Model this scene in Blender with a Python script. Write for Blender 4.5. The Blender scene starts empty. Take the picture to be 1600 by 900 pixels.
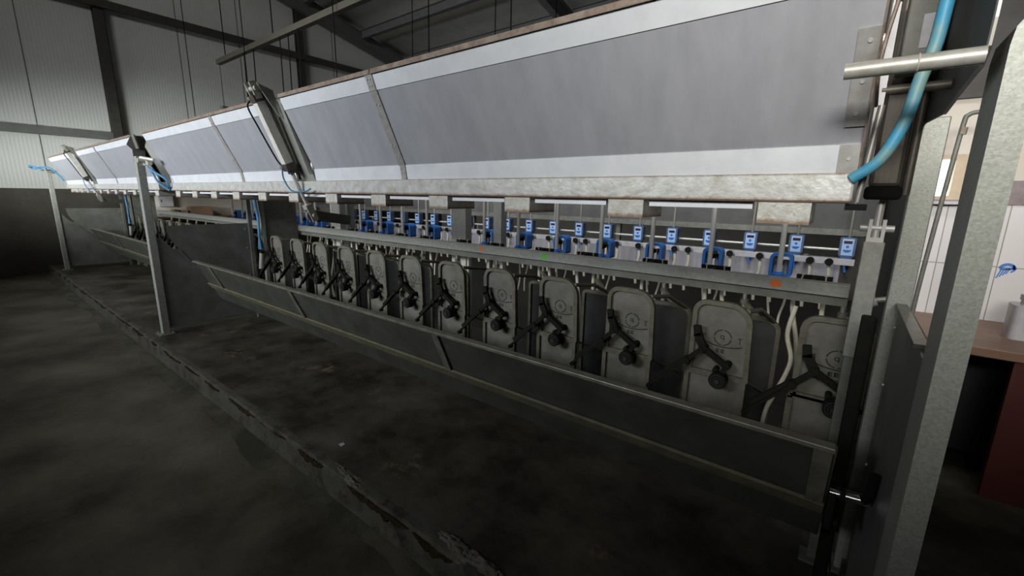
import bpy, bmesh, math, random
from mathutils import Vector, Matrix
random.seed(7)
PI = math.pi
scene = bpy.context.scene
col = scene.collection

# ---------------------------------------------------------------- camera
def rot_rows(y, p, r):
    cy, sy, cp, sp, cr, sr = math.cos(y), math.sin(y), math.cos(p), math.sin(p), math.cos(r), math.sin(r)
    F = Vector((sy*cp, cy*cp, -sp)); R = Vector((cy, -sy, 0)); U = R.cross(F)
    return cr*R+sr*U, -sr*R+cr*U, F
CR, CU, CF = rot_rows(-0.654586, 0.209490, 0.0173595)
cam_d = bpy.data.cameras.new('camera'); cam = bpy.data.objects.new('camera', cam_d); col.objects.link(cam)
cam_d.sensor_width = 36.0; cam_d.lens = 673.29/1600*36.0; cam_d.clip_start = 0.02
M = Matrix(((CR.x, CU.x, -CF.x), (CR.y, CU.y, -CF.y), (CR.z, CU.z, -CF.z))).to_4x4()
M.translation = (0, 0, 1.4); cam.matrix_world = M
scene.camera = cam

# ---------------------------------------------------------------- world, lights, exposure
w = bpy.data.worlds.new('world'); scene.world = w; w.use_nodes = True
w.node_tree.nodes['Background'].inputs[0].default_value = (0.62, 0.72, 0.9, 1)
w.node_tree.nodes['Background'].inputs[1].default_value = 0.3
scene.view_settings.view_transform = 'Standard'; scene.view_settings.look = 'None'
scene.view_settings.exposure = 0.0; scene.view_settings.gamma = 1.0
scene.view_settings.use_curve_mapping = False

def area(name, loc, aim, sx, sy, power, color=(1, 1, 1), spread=180):
    d = bpy.data.lights.new(name, 'AREA'); d.shape = 'RECTANGLE'; d.size = sx; d.size_y = sy
    d.energy = power; d.color = color; d.spread = math.radians(spread)
    o = bpy.data.objects.new(name, d); col.objects.link(o); o.location = loc
    o.rotation_euler = (Vector(aim)-Vector(loc)).to_track_quat('-Z', 'Y').to_euler()
    return o
# added lamp behind the camera for assumed front daylight; the wall has no windows
area('assumed_front_daylight', (-6.0, -3.2, 2.75), (-6.0, 1.3, 1.92), 8.4, 0.7, 152, (0.91, 0.95, 1.0), 74)
# added lamp out of frame left, no doorway; shapes the end wall's lit band
area('wall_band_lamp', (-7.6, -2.6, 1.72), (-11.75, 1.9, 1.80), 2.4, 0.5, 17, (0.95, 1.0, 0.97), 32)
area('wall_band_fill', (-6.6, -2.0, 1.76), (-11.75, 3.6, 1.92), 2.4, 0.5, 4.5, (0.95, 1.0, 0.97), 30)  # extra lamp, added to stretch the lit band along the end wall
# added fill lamp, unseen, brightens the roof and upper end wall
area('roof_fill', (-5.0, -3.5, 5.6), (-9.0, 7.0, 5.2), 3.0, 0.6, 75, (0.97, 0.98, 0.95), 100)
# added lamp for assumed top light on the milking pit; the roof is closed
area('assumed_pit_toplight', (-3.4, 1.6, 4.6), (-3.4, 4.6, 0.9), 7.4, 0.8, 66, (0.95, 0.97, 1.0), 58)
# two added lamps out of view: for the right posts, for the counter wall
area('post_fill', (0.45, -2.6, 2.9), (0.15, 1.15, 2.05), 1.5, 0.7, 10, (1.0, 0.98, 0.93), 34)
area('counter_fill', (1.7, 1.2, 2.5), (0.9, 3.6, 1.45), 0.8, 0.8, 4.6, (1.0, 0.97, 0.92), 70)

# ---------------------------------------------------------------- materials
def mat(name, c, rough=0.6, metal=0.0, c2=None, scale=6.0, detail=5.0, bump=0.0, bscale=None, thr=(0.35, 0.7), stretch=None,
        rust=None, rust_amt=0.0, rust_scale=9.0, emit=None, rustz=None, alpha=None, trans=0.0, spec=0.5, voro=None):
    m = bpy.data.materials.new(name); m.use_nodes = True
    nt = m.node_tree; b = nt.nodes['Principled BSDF']; L = nt.links
    b.inputs['Base Color'].default_value = (*c, 1); b.inputs['Roughness'].default_value = rough
    b.inputs['Metallic'].default_value = metal; b.inputs['Specular IOR Level'].default_value = spec
    tc = nt.nodes.new('ShaderNodeTexCoord'); geo = nt.nodes.new('ShaderNodeNewGeometry')
    mp = nt.nodes.new('ShaderNodeMapping'); L.new(geo.outputs['Position'], mp.inputs['Vector'])
    if stretch: mp.inputs['Scale'].default_value = stretch
    cur = None
    if c2:
        if voro:
            v = nt.nodes.new('ShaderNodeTexVoronoi'); v.inputs['Scale'].default_value = voro; L.new(mp.outputs[0], v.inputs['Vector'])
            sp = nt.nodes.new('ShaderNodeSeparateColor'); L.new(v.outputs['Color'], sp.inputs[0]); fac = sp.outputs[0]
        else:
            n = nt.nodes.new('ShaderNodeTexNoise'); n.inputs['Scale'].default_value = scale; n.inputs['Detail'].default_value = detail
            n.inputs['Roughness'].default_value = 0.65
            L.new(mp.outputs[0], n.inputs['Vector']); fac = n.outputs['Fac']
        r = nt.nodes.new('ShaderNodeMapRange'); r.inputs[1].default_value = thr[0]; r.inputs[2].default_value = thr[1]; L.new(fac, r.inputs[0])
        mx = nt.nodes.new('ShaderNodeMix'); mx.data_type = 'RGBA'; mx.inputs[6].default_value = (*c, 1); mx.inputs[7].default_value = (*c2, 1)
        L.new(r.outputs[0], mx.inputs[0]); cur = mx.outputs[2]
    if rust:
        n = nt.nodes.new('ShaderNodeTexNoise'); n.inputs['Scale'].default_value = rust_scale; n.inputs['Detail'].default_value = 8; n.inputs['Roughness'].default_value = 0.75
        L.new(geo.outputs['Position'], n.inputs['Vector'])
        r = nt.nodes.new('ShaderNodeMapRange'); r.inputs[1].default_value = 0.72-rust_amt; r.inputs[2].default_value = 0.8-rust_amt*0.7; L.new(n.outputs['Fac'], r.inputs[0])
        fo = r.outputs[0]
        for (za, zb) in (rustz or ()):
            sz = nt.nodes.new('ShaderNodeSeparateXYZ'); L.new(geo.outputs['Position'], sz.inputs[0])
            e = nt.nodes.new('ShaderNodeMapRange'); e.inputs[1].default_value = za; e.inputs[2].default_value = zb; L.new(sz.outputs[2], e.inputs[0])
            e2 = nt.nodes.new('ShaderNodeMath'); e2.operation = 'MULTIPLY_ADD'; L.new(n.outputs['Fac'], e2.inputs[0]); e2.inputs[1].default_value = 1.0; L.new(e.outputs[0], e2.inputs[2])
            e3 = nt.nodes.new('ShaderNodeMapRange'); e3.inputs[1].default_value = .85; e3.inputs[2].default_value = 1.25; e3.inputs[4].default_value = .85; L.new(e2.outputs[0], e3.inputs[0])
            ad = nt.nodes.new('ShaderNodeMath'); ad.operation = 'MAXIMUM'; L.new(fo, ad.inputs[0]); L.new(e3.outputs[0], ad.inputs[1]); fo = ad.outputs[0]
        mx = nt.nodes.new('ShaderNodeMix'); mx.data_type = 'RGBA'; mx.inputs[7].default_value = (*rust, 1)
        if cur: L.new(cur, mx.inputs[6])
        else: mx.inputs[6].default_value = (*c, 1)
        L.new(fo, mx.inputs[0]); cur = mx.outputs[2]
    if cur: L.new(cur, b.inputs['Base Color'])
    if bump:
        n = nt.nodes.new('ShaderNodeTexNoise'); n.inputs['Scale'].default_value = bscale or scale; n.inputs['Detail'].default_value = 6
        L.new(geo.outputs['Position'], n.inputs['Vector'])
        bp = nt.nodes.new('ShaderNodeBump'); bp.inputs['Strength'].default_value = bump; bp.inputs['Distance'].default_value = 0.01
        L.new(n.outputs['Fac'], bp.inputs['Height']); L.new(bp.outputs[0], b.inputs['Normal'])
    if emit:
        b.inputs['Emission Color'].default_value = (*emit[0], 1); b.inputs['Emission Strength'].default_value = emit[1]
    if trans: b.inputs['Transmission Weight'].default_value = trans
    return m

RUST = (0.20, 0.105, 0.05)
MT = {}
MT['sheet'] = mat('brushed_sheet', (0.40, 0.405, 0.43), 0.42, 0.3, (0.475, 0.48, 0.51), 14, stretch=(1, .35, .35), bump=.03, bscale=60)
MT['trim'] = mat('lit_trim', (0.68, 0.70, 0.72), 0.35, 0.15, (0.78, 0.80, 0.82), 10)  # strips catch more light than the panels; that is put into this colour
MT['seam'] = mat('dull_seam', (0.40, 0.39, 0.37), 0.5, 0.3, (0.30, 0.28, 0.25), 25)
MT['beam'] = mat('painted_galvanised_beam', (0.58, 0.585, 0.56), 0.42, 0.2, (0.38, 0.375, 0.335), 22, rust=RUST, rust_amt=.10, rust_scale=40, rustz=((1.420, 1.394), (1.458, 1.472)), bump=.12, bscale=70)
MT['boxm'] = mat('rust_flecked_box', (0.55, 0.56, 0.52), 0.5, 0.2, (0.40, 0.37, 0.31), 40, rust=RUST, rust_amt=.13, rust_scale=50, rustz=((1.365, 1.340),), bump=.15, bscale=80)
MT['galv'] = mat('galvanised_spangle', (0.29, 0.30, 0.26), 0.5, 0.3, (0.38, 0.39, 0.345), voro=240, thr=(0, 1), bump=.06, bscale=120)
MT['galvd'] = mat('dull_galvanised', (0.19, 0.19, 0.165), 0.55, 0.3, (0.12, 0.12, 0.10), 12, rust=(0.12, 0.10, 0.05), rust_amt=.06)
MT['plate'] = mat('stained_divider_sheet', (0.21, 0.212, 0.20), 0.42, 0.2, (0.13, 0.13, 0.11), 5)
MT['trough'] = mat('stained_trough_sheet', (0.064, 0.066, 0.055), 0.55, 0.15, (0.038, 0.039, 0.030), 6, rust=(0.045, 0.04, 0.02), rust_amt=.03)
MT['rim'] = mat('pale_trough_edge', (0.20, 0.19, 0.155), 0.4, 0.3, (0.10, 0.095, 0.07), 15)  # edges, struts and lip, paler than the trough panels
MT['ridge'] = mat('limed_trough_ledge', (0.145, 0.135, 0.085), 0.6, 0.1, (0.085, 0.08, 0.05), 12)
MT['rail'] = mat('galvanised_rail', (0.34, 0.345, 0.31), 0.5, 0.25, (0.25, 0.25, 0.22), 40)
MT['gate'] = mat('gate_plate_grey', (0.175, 0.168, 0.145), 0.55, 0.1, (0.10, 0.095, 0.075), 8)
MT['hub'] = mat('worn_roller_ring', (0.035, 0.034, 0.030), 0.5, 0.2)
MT['gated'] = mat('shaded_rear_sheet', (0.05, 0.052, 0.052), 0.6, 0.1, (0.03, 0.03, 0.028), 8)  # darker copy of the gate grey, holds the shade behind the front plates
MT['gatef'] = mat('gate_frame_grime', (0.145, 0.14, 0.105), 0.6, 0.1, (0.075, 0.07, 0.045), 18)
MT['black'] = mat('black_lever', (0.008, 0.008, 0.007), 0.7, 0.0, (0.014, 0.013, 0.009), 30, spec=.15)
MT['ink'] = mat('black_stencil', (0.022, 0.022, 0.022), 0.8)
MT['rubber'] = mat('black_rubber', (0.009, 0.009, 0.009), 0.8, spec=.15)
MT['chrome'] = mat('chrome', (0.75, 0.75, 0.77), 0.18, 1.0)
MT['steel'] = mat('satin_stainless', (0.58, 0.57, 0.54), 0.35, 0.3)
MT['cyl'] = mat('painted_cylinder', (0.78, 0.76, 0.69), 0.4, 0.1, (0.62, 0.60, 0.52), 18)
MT['cyld'] = mat('dirty_dark_cylinder', (0.07, 0.062, 0.05), 0.5, 0.3, (0.11, 0.095, 0.07), 14, stretch=(4, 4, .5))
MT['blue'] = mat('blue_plastic', (0.03, 0.15, 0.48), 0.4, 0, (0.05, 0.19, 0.52), 20)
MT['lblue'] = mat('pale_blue_face', (0.32, 0.50, 0.76), 0.4)
MT['dblue'] = mat('dark_blue_button', (0.03, 0.10, 0.38), 0.4)
MT['screen'] = mat('dark_red_screen', (0.055, 0.012, 0.02), 0.25)
MT['hoseb'] = mat('dirty_blue_hose', (0.05, 0.30, 0.48), 0.5, 0, (0.20, 0.33, 0.29), 22, thr=(.4, .65))
MT['cable'] = mat('blue_cable', (0.06, 0.20, 0.36), 0.5)
MT['cream'] = mat('cream_hose', (0.55, 0.52, 0.42), 0.5, 0, (0.42, 0.39, 0.30), 14)
MT['white'] = mat('milky_plastic', (0.46, 0.45, 0.465), 0.4, 0, (0.33, 0.32, 0.33), 10)
MT['pitwall'] = mat('grey_white_board', (0.36, 0.35, 0.37), 0.5, 0, (0.20, 0.195, 0.205), 5, stretch=(3, 3, .3))
MT['dark'] = mat('dark_inner_sheet', (0.085, 0.083, 0.08), 0.6, 0.1, (0.06, 0.058, 0.055), 5)
MT['pitd'] = mat('shaded_pit_black', (0.013, 0.012, 0.010), 0.85, 0, (0.020, 0.018, 0.014), 3, spec=.2)  # pit concrete darkened, the shade behind the gates is in its colour
MT['concw'] = mat('dark_concrete_wall', (0.060, 0.055, 0.045), 0.9, 0, (0.035, 0.03, 0.022), 1.6, bump=.3, bscale=18)
MT['conc'] = mat('wet_dark_concrete', (0.020, 0.016, 0.007), 0.62, 0, (0.100, 0.089, 0.062), 1.2, detail=11, thr=(.38, .66), bump=.25, bscale=30, spec=.35, rust=(0.10, 0.08, 0.05), rust_amt=.02, rust_scale=3.0)
MT['deck'] = mat('damp_deck_concrete', (0.013, 0.010, 0.005), 0.6, 0, (0.082, 0.074, 0.056), 1.9, detail=11, thr=(.40, .68), bump=.25, bscale=30, spec=.4, rust=(0.17, 0.13, 0.07), rust_amt=.12, rust_scale=2.6)
MT['kerb'] = mat('crumbling_kerb', (0.066, 0.061, 0.047), 0.9, 0, (0.030, 0.027, 0.018), 5, detail=9, bump=.35, bscale=60, rust=(0.010, 0.007, 0.003), rust_amt=.23, rust_scale=6)
MT['brown_steel'] = mat('brown_frame_steel', (0.05, 0.047, 0.042), 0.6, 0.2, (0.035, 0.03, 0.025), 8)
MT['grey_steel'] = mat('grey_frame_steel', (0.13, 0.135, 0.13), 0.6, 0.2, (0.10, 0.10, 0.095), 8)
MT['back'] = mat('grey_back_sheet', (0.30, 0.29, 0.27), 0.7)
MT['roof'] = mat('grey_roof_panel', (0.42, 0.405, 0.375), 0.7, 0, (0.35, 0.335, 0.31), 3)
MT['wood'] = mat('brown_counter', (0.20, 0.11, 0.07), 0.5, 0, (0.14, 0.075, 0.045), 6, stretch=(.4, 3, 3))
MT['red'] = mat('red_brown_panel', (0.07, 0.012, 0.008), 0.55, 0, (0.05, 0.008, 0.006), 5)
MT['void'] = mat('counter_shade', (0.012, 0.011, 0.012), 0.8)
MT['mauve'] = mat('mauve_tile_band', (0.23, 0.18, 0.19), 0.4, 0, (0.12, 0.09, 0.09), 8)
MT['card'] = mat('brown_cardboard', (0.20, 0.12, 0.07), 0.8, 0, (0.26, 0.17, 0.10), 6)
MT['tan'] = mat('tan_paint_frame', (0.50, 0.40, 0.28), 0.6, 0, (0.42, 0.32, 0.22), 10)
MT['glow'] = mat('daylit_glass', (0.9, 0.92, 0.95), 0.2, emit=((0.95, 0.98, 1.0), 3.0))
MT['orange'] = mat('orange_spray_mark', (0.75, 0.16, 0.03), 0.7)
MT['green'] = mat('green_spray_mark', (0.12, 0.50, 0.06), 0.7)
MT['olive'] = mat('grimy_olive_steel', (0.042, 0.038, 0.026), 0.7, 0.1, (0.05, 0.045, 0.03), 6)
MT['wire'] = mat('dull_black_wire', (0.008, 0.008, 0.007), 1.0, spec=0.0)
MT['twine'] = mat('pale_twine', (0.55, 0.50, 0.42), 0.8)
MT['rustm'] = mat('rusty_brown_rail', (0.27, 0.22, 0.17), 0.6, 0.2, (0.14, 0.085, 0.06), 30)
MT['rodm'] = mat('tarnished_rod', (0.30, 0.29, 0.26), 0.45, 0.5)
MT['bluepaint'] = mat('blue_marker_paint', (0.05, 0.17, 0.50), 0.6)
MT['tube'] = mat('weathered_tube', (0.55, 0.54, 0.49), 0.42, 0.3, (0.38, 0.35, 0.29), 30)

def tile_mat():
    m = bpy.data.materials.new('white_wall_tiles'); m.use_nodes = True; nt = m.node_tree; b = nt.nodes['Principled BSDF']; L = nt.links
    geo = nt.nodes.new('ShaderNodeNewGeometry'); sx = nt.nodes.new('ShaderNodeSeparateXYZ'); L.new(geo.outputs['Position'], sx.inputs[0])
    cx = nt.nodes.new('ShaderNodeCombineXYZ')
    a1 = nt.nodes.new('ShaderNodeMath'); a1.operation = 'ADD'; a1.inputs[1].default_value = 9.30-0.003; L.new(sx.outputs[0], a1.inputs[0])
    a2 = nt.nodes.new('ShaderNodeMath'); a2.operation = 'ADD'; a2.inputs[1].default_value = 8.945; L.new(sx.outputs[2], a2.inputs[0])
    L.new(a1.outputs[0], cx.inputs[0]); L.new(a2.outputs[0], cx.inputs[1])
    br = nt.nodes.new('ShaderNodeTexBrick'); br.offset = 0; br.inputs['Scale'].default_value = 1; br.inputs['Brick Width'].default_value = .25; br.inputs['Row Height'].default_value = .4
    br.inputs['Mortar Size'].default_value = .0025; br.inputs['Color1'].default_value = (.66, .63, .62, 1); br.inputs['Color2'].default_value = (.60, .575, .565, 1); br.inputs['Mortar'].default_value = (.25, .23, .21, 1)
    L.new(cx.outputs[0], br.inputs['Vector']); L.new(br.outputs[0], b.inputs['Base Color']); b.inputs['Roughness'].default_value = .3
    return m
MT['tile'] = tile_mat()

def panel_mat():
    # ribbed insulated wall sheet: fine vertical ribs and a joint every 1.15 m, in the surface relief
    m = bpy.data.materials.new('ribbed_wall_sheet'); m.use_nodes = True; nt = m.node_tree; b = nt.nodes['Principled BSDF']; L = nt.links
    geo = nt.nodes.new('ShaderNodeNewGeometry'); sx = nt.nodes.new('ShaderNodeSeparateXYZ'); L.new(geo.outputs['Position'], sx.inputs[0])
    w1 = nt.nodes.new('ShaderNodeMath'); w1.operation = 'MULTIPLY'; w1.inputs[1].default_value = 2*PI/.05; L.new(sx.outputs[1], w1.inputs[0])
    s1 = nt.nodes.new('ShaderNodeMath'); s1.operation = 'SINE'; L.new(w1.outputs[0], s1.inputs[0])
    n = nt.nodes.new('ShaderNodeTexNoise'); n.inputs['Scale'].default_value = 1.2; n.inputs['Detail'].default_value = 5; L.new(geo.outputs['Position'], n.inputs['Vector'])
    mx = nt.nodes.new('ShaderNodeMix'); mx.data_type = 'RGBA'; mx.inputs[6].default_value = (.44, .445, .425, 1); mx.inputs[7].default_value = (.55, .555, .535, 1); L.new(n.outputs['Fac'], mx.inputs[0])
    L.new(mx.outputs[2], b.inputs['Base Color']); b.inputs['Roughness'].default_value = .55
    bp = nt.nodes.new('ShaderNodeBump'); bp.inputs['Strength'].default_value = .16; bp.inputs['Distance'].default_value = .003
    L.new(s1.outputs[0], bp.inputs['Height']); L.new(bp.outputs[0], b.inputs['Normal'])
    return m
MT['ribbed'] = panel_mat()

# ---------------------------------------------------------------- mesh helpers
def V(*a): return Vector(a)
class MB:
    def __init__(s): s.bm = bmesh.new()
    def box(s, x0, x1, y0, y1, z0, z1, bev=0.0):
        g = bmesh.ops.create_cube(s.bm, size=1.0, matrix=Matrix.Translation(((x0+x1)/2, (y0+y1)/2, (z0+z1)/2)) @ Matrix.Diagonal((abs(x1-x0), abs(y1-y0), abs(z1-z0), 1)))
        if bev:
            es = list({e for v in g['verts'] for e in v.link_edges})
            bmesh.ops.bevel(s.bm, geom=es, offset=bev, segments=2, affect='EDGES', profile=.5)
        return s
    def prism(s, pts, ext):
        ext = Vector(ext); a = [s.bm.verts.new(p) for p in pts]; b = [s.bm.verts.new(Vector(p)+ext) for p in pts]
        n = len(a); s.bm.faces.new(a); s.bm.faces.new(list(reversed(b)))
        for i in range(n):
            j = (i+1) % n; s.bm.faces.new((a[j], a[i], b[i], b[j]))
        return s
    def bar(s, p, q, w, h, up=(0, 0, 1)):
        p, q = Vector(p), Vector(q); d = (q-p).normalized(); u = Vector(up); r = d.cross(u)
        if r.length < 1e-4: r = d.cross(Vector((1, 0, 0)))
        r.normalize(); u = r.cross(d)
        return s.prism([p+r*w/2+u*h/2, p-r*w/2+u*h/2, p-r*w/2-u*h/2, p+r*w/2-u*h/2], q-p)
    def tube(s, pts, rad, n=10, closed=False):
        pts = [Vector(p) for p in pts]; m = len(pts); rings = []; prev = None
        rr = rad if isinstance(rad, (list, tuple)) else [rad]*m
        for i, p in enumerate(pts):
            if closed: t = pts[(i+1) % m]-pts[i-1]
            else: t = pts[min(i+1, m-1)]-pts[max(i-1, 0)]
            t.normalize()
            if prev is None:
                a = t.cross(Vector((0, 0, 1)))
                if a.length < .05: a = t.cross(Vector((0, 1, 0)))
            else: a = prev-t*prev.dot(t)
            a.normalize(); prev = a; b = t.cross(a)
            rings.append([s.bm.verts.new(p+(a*math.cos(2*PI*k/n)+b*math.sin(2*PI*k/n))*rr[i]) for k in range(n)])
        for i in range(m if closed else m-1):
            A, B = rings[i], rings[(i+1) % m]
            for k in range(n): s.bm.faces.new((A[k], A[(k+1) % n], B[(k+1) % n], B[k]))
        if not closed: s.bm.faces.new(rings[0][::-1]); s.bm.faces.new(rings[-1])
        return s
    def cyl(s, p, q, r, n=16): return s.tube([p, q], r, n)
    def build(s, name, m, parent=None, smooth=False, loc=None):
        bmesh.ops.recalc_face_normals(s.bm, faces=s.bm.faces)
        me = bpy.data.meshes.new(name); s.bm.to_mesh(me); s.bm.free()
        me.materials.append(MT[m] if isinstance(m, str) else m)
        if smooth:
            for f in me.polygons: f.use_smooth = True
            if hasattr(me, 'set_sharp_from_angle'): me.set_sharp_from_angle(angle=math.radians(40))
        o = bpy.data.objects.new(name, me); col.objects.link(o)
        if parent is not None:
            o.parent = parent
            if loc is None and parent.get('_w'): o.location = -parent.location   # authored in world coordinates
            top = parent
        if loc is not None: o.location = loc
        return o
def sub(o):                      # sub-parts of a world-authored part share its frame
    return o
def tag(o, label, cat, group=None, kind=None):
    o['label'] = label; o['category'] = cat
    if group: o['group'] = group
    if kind: o['kind'] = kind
    return o
def thing(name, label, cat, loc=(0, 0, 0), group=None, world=True):
    o = bpy.data.objects.new(name, None); col.objects.link(o); o.location = loc; o.empty_display_size = .1
    if world: o['_w'] = 1
    return tag(o, label, cat, group)
def struct(o): o['kind'] = 'structure'; return o
KIDS = {}
def kids(o): return [c for c in bpy.data.objects if c.parent == o]
def dup(o, loc, label=None, name=None):
    def rec(a, par):
        c = a.copy(); col.objects.link(c)
        if par is not None: c.parent = par
        for ch in kids(a): rec(ch, c)
        return c
    c = rec(o, None); c.location = loc
    if label: c['label'] = label
    return c
def rr(x0, x1, z0, z1, rad, n=6):
    """rounded rectangle outline; rad = (top-left, top-right, bottom-right, bottom-left)"""
    out = []
    for (cx, cz, r, a0) in ((x0+rad[0], z1-rad[0], rad[0], PI), (x1-rad[1], z1-rad[1], rad[1], PI/2), (x1-rad[2], z0+rad[2], rad[2], 0), (x0+rad[3], z0+rad[3], rad[3], -PI/2)):
        if r <= 0: out.append((cx, cz)); continue
        for k in range(n+1):
            a = a0-(PI/2)*k/n; out.append((cx+r*math.cos(a), cz+r*math.sin(a)))
    return out
def bez(p0, p1, p2, p3, n=12):
    p0, p1, p2, p3 = map(Vector, (p0, p1, p2, p3)); o = []
    for i in range(n+1):
        t = i/n; o.append(p0*(1-t)**3+p1*3*t*(1-t)**2+p2*3*t*t*(1-t)+p3*t**3)
    return o
def spline(pts, n=8):
    P = [Vector(p) for p in pts]; P = [P[0]*2-P[1]]+P+[P[-1]*2-P[-2]]; o = []
    for i in range(1, len(P)-2):
        for k in range(n):
            t = k/n; a, b, c, d = P[i-1], P[i], P[i+1], P[i+2]
            o.append(.5*((2*b)+(c-a)*t+(2*a-5*b+4*c-d)*t*t+(3*b-a-3*c+d)*t**3))
    o.append(P[-2]); return o

# ================================================================ SETTING
FZ = -0.15
struct(MB().box(-11.9, 4.0, -5.0, 1.2, FZ-.2, FZ).build('floor', 'conc'))
# raised milking deck with a crumbling kerb edge
def deck():
    mb = MB(); bm = mb.bm
    mb.box(-11.6, 0.6, 1.06, 2.62, FZ-.1, 0.0)
    mb.box(0.6, 4.0, 1.06, 3.72, FZ-.1, 0.0)
    mb.box(0.32, 0.6, 2.62, 3.72, FZ-.1, 0.0)
    return mb.build('floor_deck', 'deck')
struct(deck())
def kerb():
    mb = MB(); bm = mb.bm; nx = 420; x0, x1 = -11.6, 0.9; rows = []
    prof = [(1.08, .0), (1.045, .001), (1.022, -.001), (1.014, -.010), (1.012, -.06), (1.010, -.11), (1.0, -.146), (0.975, -.153)]
    rnd = random.Random(3); ph = [rnd.uniform(0, 6) for _ in range(8)]
    for i in range(nx+1):
        x = x0+(x1-x0)*i/nx; r = []
        chip = max(0, math.sin(x*2.1+ph[0])*math.sin(x*5.3+ph[1])+.25*math.sin(x*17+ph[2]))*(.5 if x < -3 else 1)
        for j, (y, z) in enumerate(prof):
            n1 = math.sin(x*7+ph[3]+j*.3)*.0016+math.sin(x*29+ph[4]+j*.5)*.0008+rnd.uniform(-.0014, .0014)
            dz = n1 + (chip*.007 if j in (1, 2) else 0)
            dy = n1*1.2 - (chip*.009 if j in (2, 3) else 0)
            if j in (0, 7): dy = 0; dz = -.002 if j == 0 else 0
            r.append(bm.verts.new((x, y+dy, z+dz)))
        rows.append(r)
    for a, b in zip(rows, rows[1:]):
        for j in range(len(prof)-1): bm.faces.new((a[j], b[j], b[j+1], a[j+1]))
    # back and bottom close the strip into a solid
    bl = [bm.verts.new((r[0].co.x, 1.08, FZ-.02)) for r in rows]
    for i in range(nx): bm.faces.new((rows[i+1][0], rows[i][0], bl[i], bl[i+1])); bm.faces.new((rows[i][-1], rows[i+1][-1], bl[i+1], bl[i]))
    return mb.build('trim_1', 'kerb', smooth=True)
struct(kerb())
mb = MB(); rnd = random.Random(5); bm = mb.bm; rows = []
for i in range(240):
    x = -11.6+12.6*i/239; a = .035*math.sin(x*3.1)+.02*math.sin(x*8.3+1)+rnd.uniform(-.008, .008)
    rows.append([bm.verts.new(p) for p in ((x, 1.03, FZ-.02), (x, 1.03, FZ+.008), (x, .95+a*.4, FZ+.003), (x, .86+a, FZ-.002))])
for p, q in zip(rows, rows[1:]):
    for j in range(3): bm.faces.new((p[j], q[j], q[j+1], p[j+1]))
MT['silt'] = mat('tan_silt', (0.062, 0.056, 0.036), .9, 0, (0.022, 0.02, 0.012), 3.5, detail=9, thr=(.42, .6))
struct(mb.build('trim_41', 'silt', smooth=True))
# broken concrete lumps on the kerb edge
def lump(x, y, z, sx, sy, sz, seed, label):
    mb = MB(); r = random.Random(seed)
    for q in range(7):
        g = bmesh.ops.create_icosphere(mb.bm, subdivisions=4, radius=1)
        cx, cy = x+r.uniform(-1, 1)*sx*.75, y+r.uniform(-.4, .6)*sy; k = r.uniform(.35, .65); ph = [r.uniform(0, 6) for _ in range(6)]
        for v in g['verts']:
            d = v.co.normalized()
            kk = 1+.16*math.sin(d.x*5+ph[0])*math.sin(d.y*6+ph[1])+.10*math.sin(d.x*13+ph[2])*math.sin(d.z*11+ph[3])+.07*math.sin(d.y*23+ph[4])*math.sin(d.x*21+ph[5])+r.uniform(-.02, .02)
            v.co = Vector((cx+d.x*kk*sx*k, cy+d.y*kk*sy*k, z+max(-.8, d.z*kk)*sz*k))
    o = mb.build('concrete_lump', 'lumpc'); tag(o, label, 'concrete', 'broken lumps on the kerb')
MT['lumpc'] = mat('crumbled_concrete', (0.115, 0.105, 0.085), 0.9, 0, (0.05, 0.046, 0.034), 22, bump=.6, bscale=70)
lump(-1.02, 1.045, -.012, .15, .05, .05, 1, 'pale crumbled concrete along the near end of the kerb')
lump(-1.86, 1.04, -.012, .13, .036, .040, 2, 'smaller crumbled concrete patch on the kerb edge, farther from the camera')
# moss on the kerb face
MT['moss'] = mat('dark_brown_moss', (0.014, 0.010, 0.004), 1.0, 0, (0.034, 0.027, 0.012), 40, bump=.8, bscale=120, spec=.1)
mb = MB(); bm = mb.bm; rnd = random.Random(11)
def nz(x, ks): return sum(math.sin(x*k+k*1.7)/(i+1) for i, k in enumerate(ks))
x = -11.2
while x < -.95:
    L = rnd.uniform(.12, .5); n = max(6, int(L/.012)); top = []; bot = []; deep = (.055 if x > -2.3 else .032)*rnd.uniform(.5, 1.1)
    for i in range(n+1):
        xx = x+L*i/n; e = max(0.0, math.sin(PI*i/n))**.6
        top.append((xx, 1.0085, -.010-.006*rnd.random()*e)); bot.append((xx, 1.0035, -.012-e*deep*(.35+.65*abs(nz(xx, (37, 61, 97)))*.6+.25*rnd.random())))
    f = [bm.verts.new(p) for p in top]; g = [bm.verts.new(p) for p in bot]; h = [bm.verts.new((p[0], 1.0145, p[2]-.002)) for p in bot]
    for i in range(n): bm.faces.new((f[i], f[i+1], g[i+1], g[i])); bm.faces.new((g[i], g[i+1], h[i+1], h[i]))
    x += L+rnd.uniform(.02, .35)
o = mb.build('moss', 'moss'); tag(o, 'dark brown moss hanging along the top of the concrete kerb', 'moss', None, 'stuff')
# milking pit and far deck
struct(MB().box(-11.7, .3, 2.6, 5.52, -1.0, -.9).build('floor_pit', 'pitd'))
struct(MB().box(-11.7, 0.3, 2.6, 2.62, -.9, -.16).build('wall_pit_near', 'pitd'))
struct(MB().box(-11.7, .3, 5.5, 5.56, -.9, .42).build('wall_pit_far', 'pitd')); struct(MB().box(-11.7, .0, 5.49, 5.56, .42, .84).build('trim_40', 'pitwall')); struct(MB().box(.0, .3, 5.49, 5.56, .42, 1.05).build('trim_43', 'concw'))
struct(MB().box(.3, .34, 2.62, 5.56, -.9, .0).build('wall_pit_right', 'pitd'))
struct(MB().box(-11.7, .3, 5.56, 11, -.1, 0).build('floor_far_deck', 'deck'))
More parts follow.
